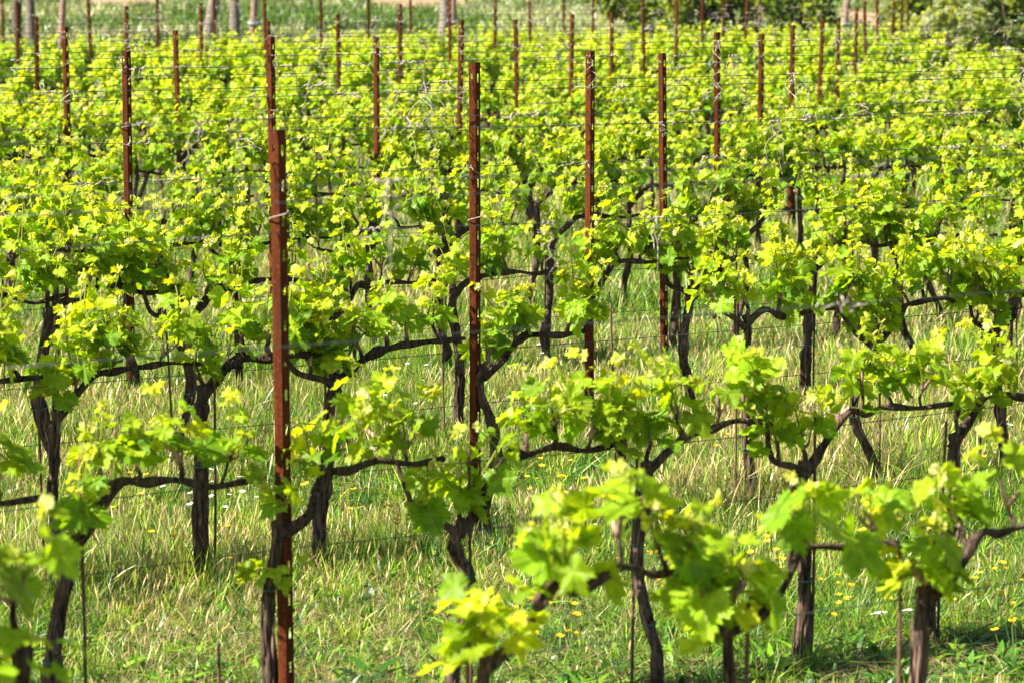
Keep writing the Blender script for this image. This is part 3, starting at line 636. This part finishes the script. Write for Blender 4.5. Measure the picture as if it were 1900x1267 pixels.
blades(mm, x, y, rng.uniform(.15,.42,n), rng.uniform(.03,.07,n), np.abs(rng.normal(.4,.4,n)), np.where(isd[:,None], pick(np.array([(.30,.32,.13),(.36,.34,.18),(.22,.28,.09)]),n), pick(np.array([(.06,.13,.014),(.09,.17,.02),(.13,.20,.03),(.06,.11,.014)]),n)), P_BLADE, 3)
tag(obj('meadow_grass', mm.mesh('meadow_grass', M_BLADE)), 'tall dark green meadow grass beyond the last vines', 'grass', kind='stuff')

# ------------------------------------------------------------------ flowers in the grass
def flower_mesh(kind):
    mb = MB(); rs = np.random.default_rng({'y':1,'w':2,'u':3}[kind]); h = 1.0
    S = curve([(0,0,0),(.06,.02,.5),(.02,.0,1.0)], 6); S = S*np.array([.12,.12,.15]) ; tube(mb, S, .0012, 4, (.12,.2,.04), close=False); top = S[-1]
    if kind == 'u':
        for q in range(26):
            a = rs.uniform(0,6.28); r = .035*math.sqrt(rs.random()); c = top+np.array([r*math.cos(a), r*math.sin(a), .02-.25*r]); tube(mb, [top-(0,0,.02), c], .0007, 3, (.2,.26,.08), close=False)
            j = np.arange(6)*math.pi/3; ring = c+.0065*np.stack([np.cos(j),np.sin(j),.2*np.sin(2*j)],1); mb.add(np.concatenate([ring,[c+(0,0,.003)]]), None, [(m,(m+1)%6,6) for m in range(6)], (.50,.48,.38))
        return mb.mesh('flower', M_PETAL)
    np_ = 5 if kind == 'y' else 12; R = .0115 if kind == 'y' else .0105; pc = (.80,.50,.008) if kind == 'y' else (.80,.80,.76)
    for q in range(np_):
        a = 2*math.pi*q/np_; wd = .5 if kind == 'y' else .24; o = np.array([math.cos(a), math.sin(a)])
        e = np.array([-o[1], o[0]]); pts = [(0,0,0)] + [tuple(o*R*f + e*R*g)+(R*.5*f*f if kind=='y' else R*.15*f,) for f,g in ((.5,wd),(.95,wd*.9),(1.08,0),(.95,-wd*.9),(.5,-wd))]
        V = np.array(pts)+top; mb.add(V, None, [(0,1,2),(0,2,3),(0,3,4),(0,4,5)], pc)
    j = np.arange(7)*2*math.pi/7; mb.add(np.concatenate([top+.0034*np.stack([np.cos(j),np.sin(j),0*j],1)+(0,0,.002),[top+(0,0,.0045)]]), None, [(m,(m+1)%7,7) for m in range(7)], (.70,.36,.01))
    return mb.mesh('flower', M_PETAL)
def mat_petal():
    m, n, out, nd, ln = newmat('petal'); at = nd('ShaderNodeAttribute', attribute_name='col')
    pr = nd('ShaderNodeBsdfPrincipled', i_Roughness=.5); ln(at.outputs['Color'], pr.inputs['Base Color'])
    tr = nd('ShaderNodeBsdfTranslucent'); ln(at.outputs['Color'], tr.inputs[0]); mx = nd('ShaderNodeMixShader', i_0=.3)
    ln(pr.outputs[0], mx.inputs[1]); ln(tr.outputs[0], mx.inputs[2]); ln(mx.outputs[0], out.inputs[0]); return m
M_PETAL = mat_petal(); FY, FW, FU = flower_mesh('y'), flower_mesh('w'), flower_mesh('u')
def at_ground(px, py):
    c, s = math.cos(PITCH), math.sin(PITCH); v = (py-633.5)/5000; d = HC*1.0/(s + v*c); y = d*(c - v*s); return (px-950)/5000*(y*c+HC*s), y
def flower(me, name, px, py, lab, cat, grp, s, up):
    x, y = at_ground(px, py); o = obj(name, me, None, (x, y, 0), (U(-.25,.25), U(-.25,.25), U(0,6.28))); o.scale = (s, s, up); tag(o, lab, cat, grp)
ypat = [(1010,1225,90,30,16),(1060,1200,50,25,5),(1150,1070,60,18,8),(1210,1150,60,40,5),(1440,1090,80,50,12),(1580,1170,110,60,14),(1790,1130,130,90,22),(690,1000,110,40,14),(560,950,60,30,6),(1000,930,120,40,14),(1250,870,140,50,8),(1700,920,160,60,12),(1480,690,60,30,4),(350,1080,120,90,6),(1900,1240,60,25,6),(1640,1060,80,40,4),(250,950,50,30,4)]
for (px,py,sx,sy,n) in ypat:
    for q in range(n):
        a, b = px+rng.normal(0,sx*.5), py+rng.normal(0,sy*.5)
        if 2 < a < 1898 and 640 < b < 1262: flower(FY, 'yellow_wildflower', a, b+20, 'small yellow wildflower in the grass between the vines', 'flower', 'yellow wildflowers in the grass', U(.7,1.25), U(.8,1.7))
wpat = [(400,980,110,30,14),(900,700,110,40,16),(700,680,60,40,8),(760,760,80,40,8),(430,980,90,30,6),(1120,1080,60,30,5),(1880,850,60,60,6),(380,840,60,40,5)]
for (px,py,sx,sy,n) in wpat:
    for q in range(n):
        a, b = px+rng.normal(0,sx*.5), py+rng.normal(0,sy*.5)
        if 2 < a < 1898 and 640 < b < 1262: flower(FW, 'white_daisy', a, b+16, 'small white daisy in the grass between the vines', 'flower', 'white daisies in the grass', U(.8,1.3), U(1.0,1.9))
for (px,py,lab) in ((975,790,'white umbel flower head in tall grass behind the second row'),(1690,1190,'pale white umbel flower lying low beside the dark front trunk'),(1640,1195,'wide white umbel flower in short grass before the front trunk'),(700,870,'white umbel flower among grass under the second row arm')):
    flower(FU, 'white_umbel', px, py+10, lab, 'flower', None, .9, .8)

# ------------------------------------------------------------------ beyond the vineyard: leaning stakes, trees, shrubs
def stake(px, Y, lean, lab, rope):
    x = (px-950)/5000*Y; mb = MB(); h = 2.3; P = curve([(0,0,-.1),(lean*.5,0,h*.5),(lean*1.06,.02,h)], 12)
    tube(mb, P, np.linspace(.068,.058,12), 10, (1,1,1), .05, int(px)); o = obj('leaning_stake', mb.mesh('leaning_stake', M_STAKE), None, (x, Y, float(gz(x,Y)))); tag(o, lab, 'stake', 'leaning wooden stakes beyond the vines')
    if rope:
        mb = MB(); a = np.linspace(0,2*np.pi,16); tube(mb, np.stack([lean*.55+.10*np.cos(a), .10*np.sin(a), 1.28+.03*np.sin(a)],1), .018, 6, close=False); obj('tie', mb.mesh('tie', M_PIPE), o)
stake(112, 52.5, .16, 'thick leaning wooden stake beyond the vines, between pale trunks and the meadow', False)
stake(466, 53, .14, 'leaning pinkish wooden stake beside whitish tree trunks', True)
stake(838, 54, .06, 'leaning wooden stake with a blue tie beside a white trunk', True)
stake(1552, 53, .22, 'pinkish leaning stake in front of the dark green shrubs', True)
mb = MB(); tube(mb, [(0,0,0),(.13,0,.06),(.27,0,.13)], .026, 8); o = obj('grey_pipe', mb.mesh('grey_pipe', M_PIPE), None, (2.37, 52.0, 1.08)); tag(o, 'short pale grey pipe slanting up against a far rusty post', 'pipe')
mb = MB(); tube(mb, [(.27,0,-1.15),(.27,0,.16)], .022, 8); obj('foot', mb.mesh('foot', M_ROD), o)

def mass(mb, c, r, n, size, cols, rs, clumps=16):
    """leaf-sized faces in uneven clumps, with gaps between"""
    cc = rs.normal(0,1,(clumps,3)); cc /= np.linalg.norm(cc,axis=1,keepdims=True); cc *= rs.uniform(.25,1,(clumps,1))**.6
    cr = rs.uniform(.22,.5,clumps); cl = cols[rs.integers(0,len(cols),clumps)]*rs.uniform(.8,1.25,(clumps,1))
    i = rs.integers(0,clumps,n); d = rs.normal(0,1,(n,3)); d /= np.linalg.norm(d,axis=1,keepdims=True)
    P = (cc[i] + d*cr[i][:,None]*rs.uniform(.5,1.05,(n,1)))*np.array(r) + np.array(c); P[:,2] = np.maximum(P[:,2], .05)
    add_leaves(mb, 2, P, d+rs.normal(0,.6,(n,3)), d*.5+rs.normal(0,.6,(n,3))+(0,0,.5), rs.uniform(.6,1.3,n)*size, cl[i]*rs.uniform(.75,1.25,(n,1)))
def shrub(px, Y, w_, h_, cols, lab, seed, n=2600, size=.085):
    rs = np.random.default_rng(seed); x = (px-950)/5000*Y; r = empty('shrub', (x, Y, float(gz(x,Y)))); tag(r, lab, 'shrub', 'shrubs beyond the vineyard')
    tm = MB()
    for q in range(5):
        a = rs.uniform(0,6.28); tube(tm, curve([(rs.normal(0,.06),rs.normal(0,.06),-.05),(.3*w_*math.cos(a)*.5,.3*w_*math.sin(a)*.5,h_*.35),(.35*w_*math.cos(a),.35*w_*math.sin(a),h_*.75)],8), np.linspace(.05,.015,8), 6, BARK*1.4, .1, seed+q)
    obj('stems', tm.mesh('stems', M_WOOD), r); fm = MB(); mass(fm, (0,0,h_*.5), (w_*.55,w_*.45,h_*.52), n, size, cols, rs, 20); obj('foliage', fm.mesh('foliage', M_LEAF, leaf=True), r)
DG = np.array([(.05,.10,.012),(.08,.14,.015),(.13,.19,.02),(.18,.22,.02),(.03,.07,.012)]); SG = np.array([(.20,.24,.10),(.26,.29,.14),(.15,.20,.07)]); MG = np.array([(.09,.15,.02),(.15,.22,.03),(.20,.25,.03)])
shrub(1185, 66, 2.0, 3.2, DG, 'bright green round shrub at the meadow edge, nearest the open grass', 1)
shrub(1270, 65, 2.0, 3.4, MG, 'dark-hearted green shrub behind the far rusty posts', 2)
shrub(1370, 66, 1.9, 3.2, DG, 'olive green shrub in the middle of the thicket', 3)
shrub(1475, 64, 2.0, 3.0, DG, 'deep green shrub before the leaning pinkish stake', 4)
shrub(1705, 60, 1.7, 3.2, MG, 'green shrub rising over the orange earth bank', 5)
shrub(1775, 47, 1.9, 1.75, SG, 'low silvery green shrub spreading before the darker ones', 6, 2800, .07)
shrub(1880, 52, 2.0, 3.2, DG, 'dark green shrub at the picture edge above the silvery one', 7)
shrub(1600, 92, 3.4, 4.2, DG, 'far dark shrub behind the orange earth', 8)
shrub(690, 98, 2.4, 2.6, DG, 'far dark bush on the meadow rim beside bare orange ground', 9)
shrub(520, 90, 2.2, 2.8, DG, 'shadowy bush at the far meadow edge past the whitish trunks', 10)
shrub(960, 97, 2.0, 2.4, MG, 'small far green bush above the pale dry meadow', 11)
def tree(px, Y, r_, lean, pale, lab, seed, top):
    rs = np.random.default_rng(seed); x = (px-950)/5000*Y; r = empty('tree', (x, Y, float(gz(x,Y)))); tag(r, lab, 'tree', 'trees beyond the vineyard')
    tm = MB(); P = curve([(0,0,-.1),(lean*.3,.02,1.0),(lean*.8,-.02,2.0),(lean,0,3.0)], 20); tube(tm, P, np.linspace(r_*1.2,r_*.7,20), 12, pale, .1, seed)
    for q in range(5):
        a = q*1.26+rs.random(); tube(tm, curve([P[-3],P[-1]+(.5*math.cos(a),.5*math.sin(a),.6),P[-1]+(1.0*math.cos(a),1.0*math.sin(a),1.3)],8), np.linspace(r_*.5,.02,8), 7, pale, .1, seed+q)
    obj('trunk', tm.mesh('trunk', M_WOOD), r); fm = MB(); mass(fm, (lean,0,4.3), (1.7,1.6,1.2), 2600, .08, SG, rs, 22); obj('crown', fm.mesh('crown', M_LEAF, leaf=True), r)
PALE = np.array((.12,.10,.08))
tree(36, 62, .10, .1, PALE*.5, 'tree with a dark grey trunk at the far corner', 21, 0)
tree(62, 66, .11, .0, PALE*1.1, 'tree with a pale straight trunk beside the leaning thick stake', 22, 0)
tree(385, 62, .13, .5, PALE*1.3, 'tree with a slanting whitish trunk over the meadow', 23, 0)
tree(440, 70, .12, -.1, PALE*1.2, 'tree with an upright whitish trunk behind the pinkish stake', 24, 0)
tree(824, 60, .13, .1, PALE*1.4, 'white-trunked tree with a blue tie beside the orange earth', 25, 0)
print('objects', len(SC.objects))
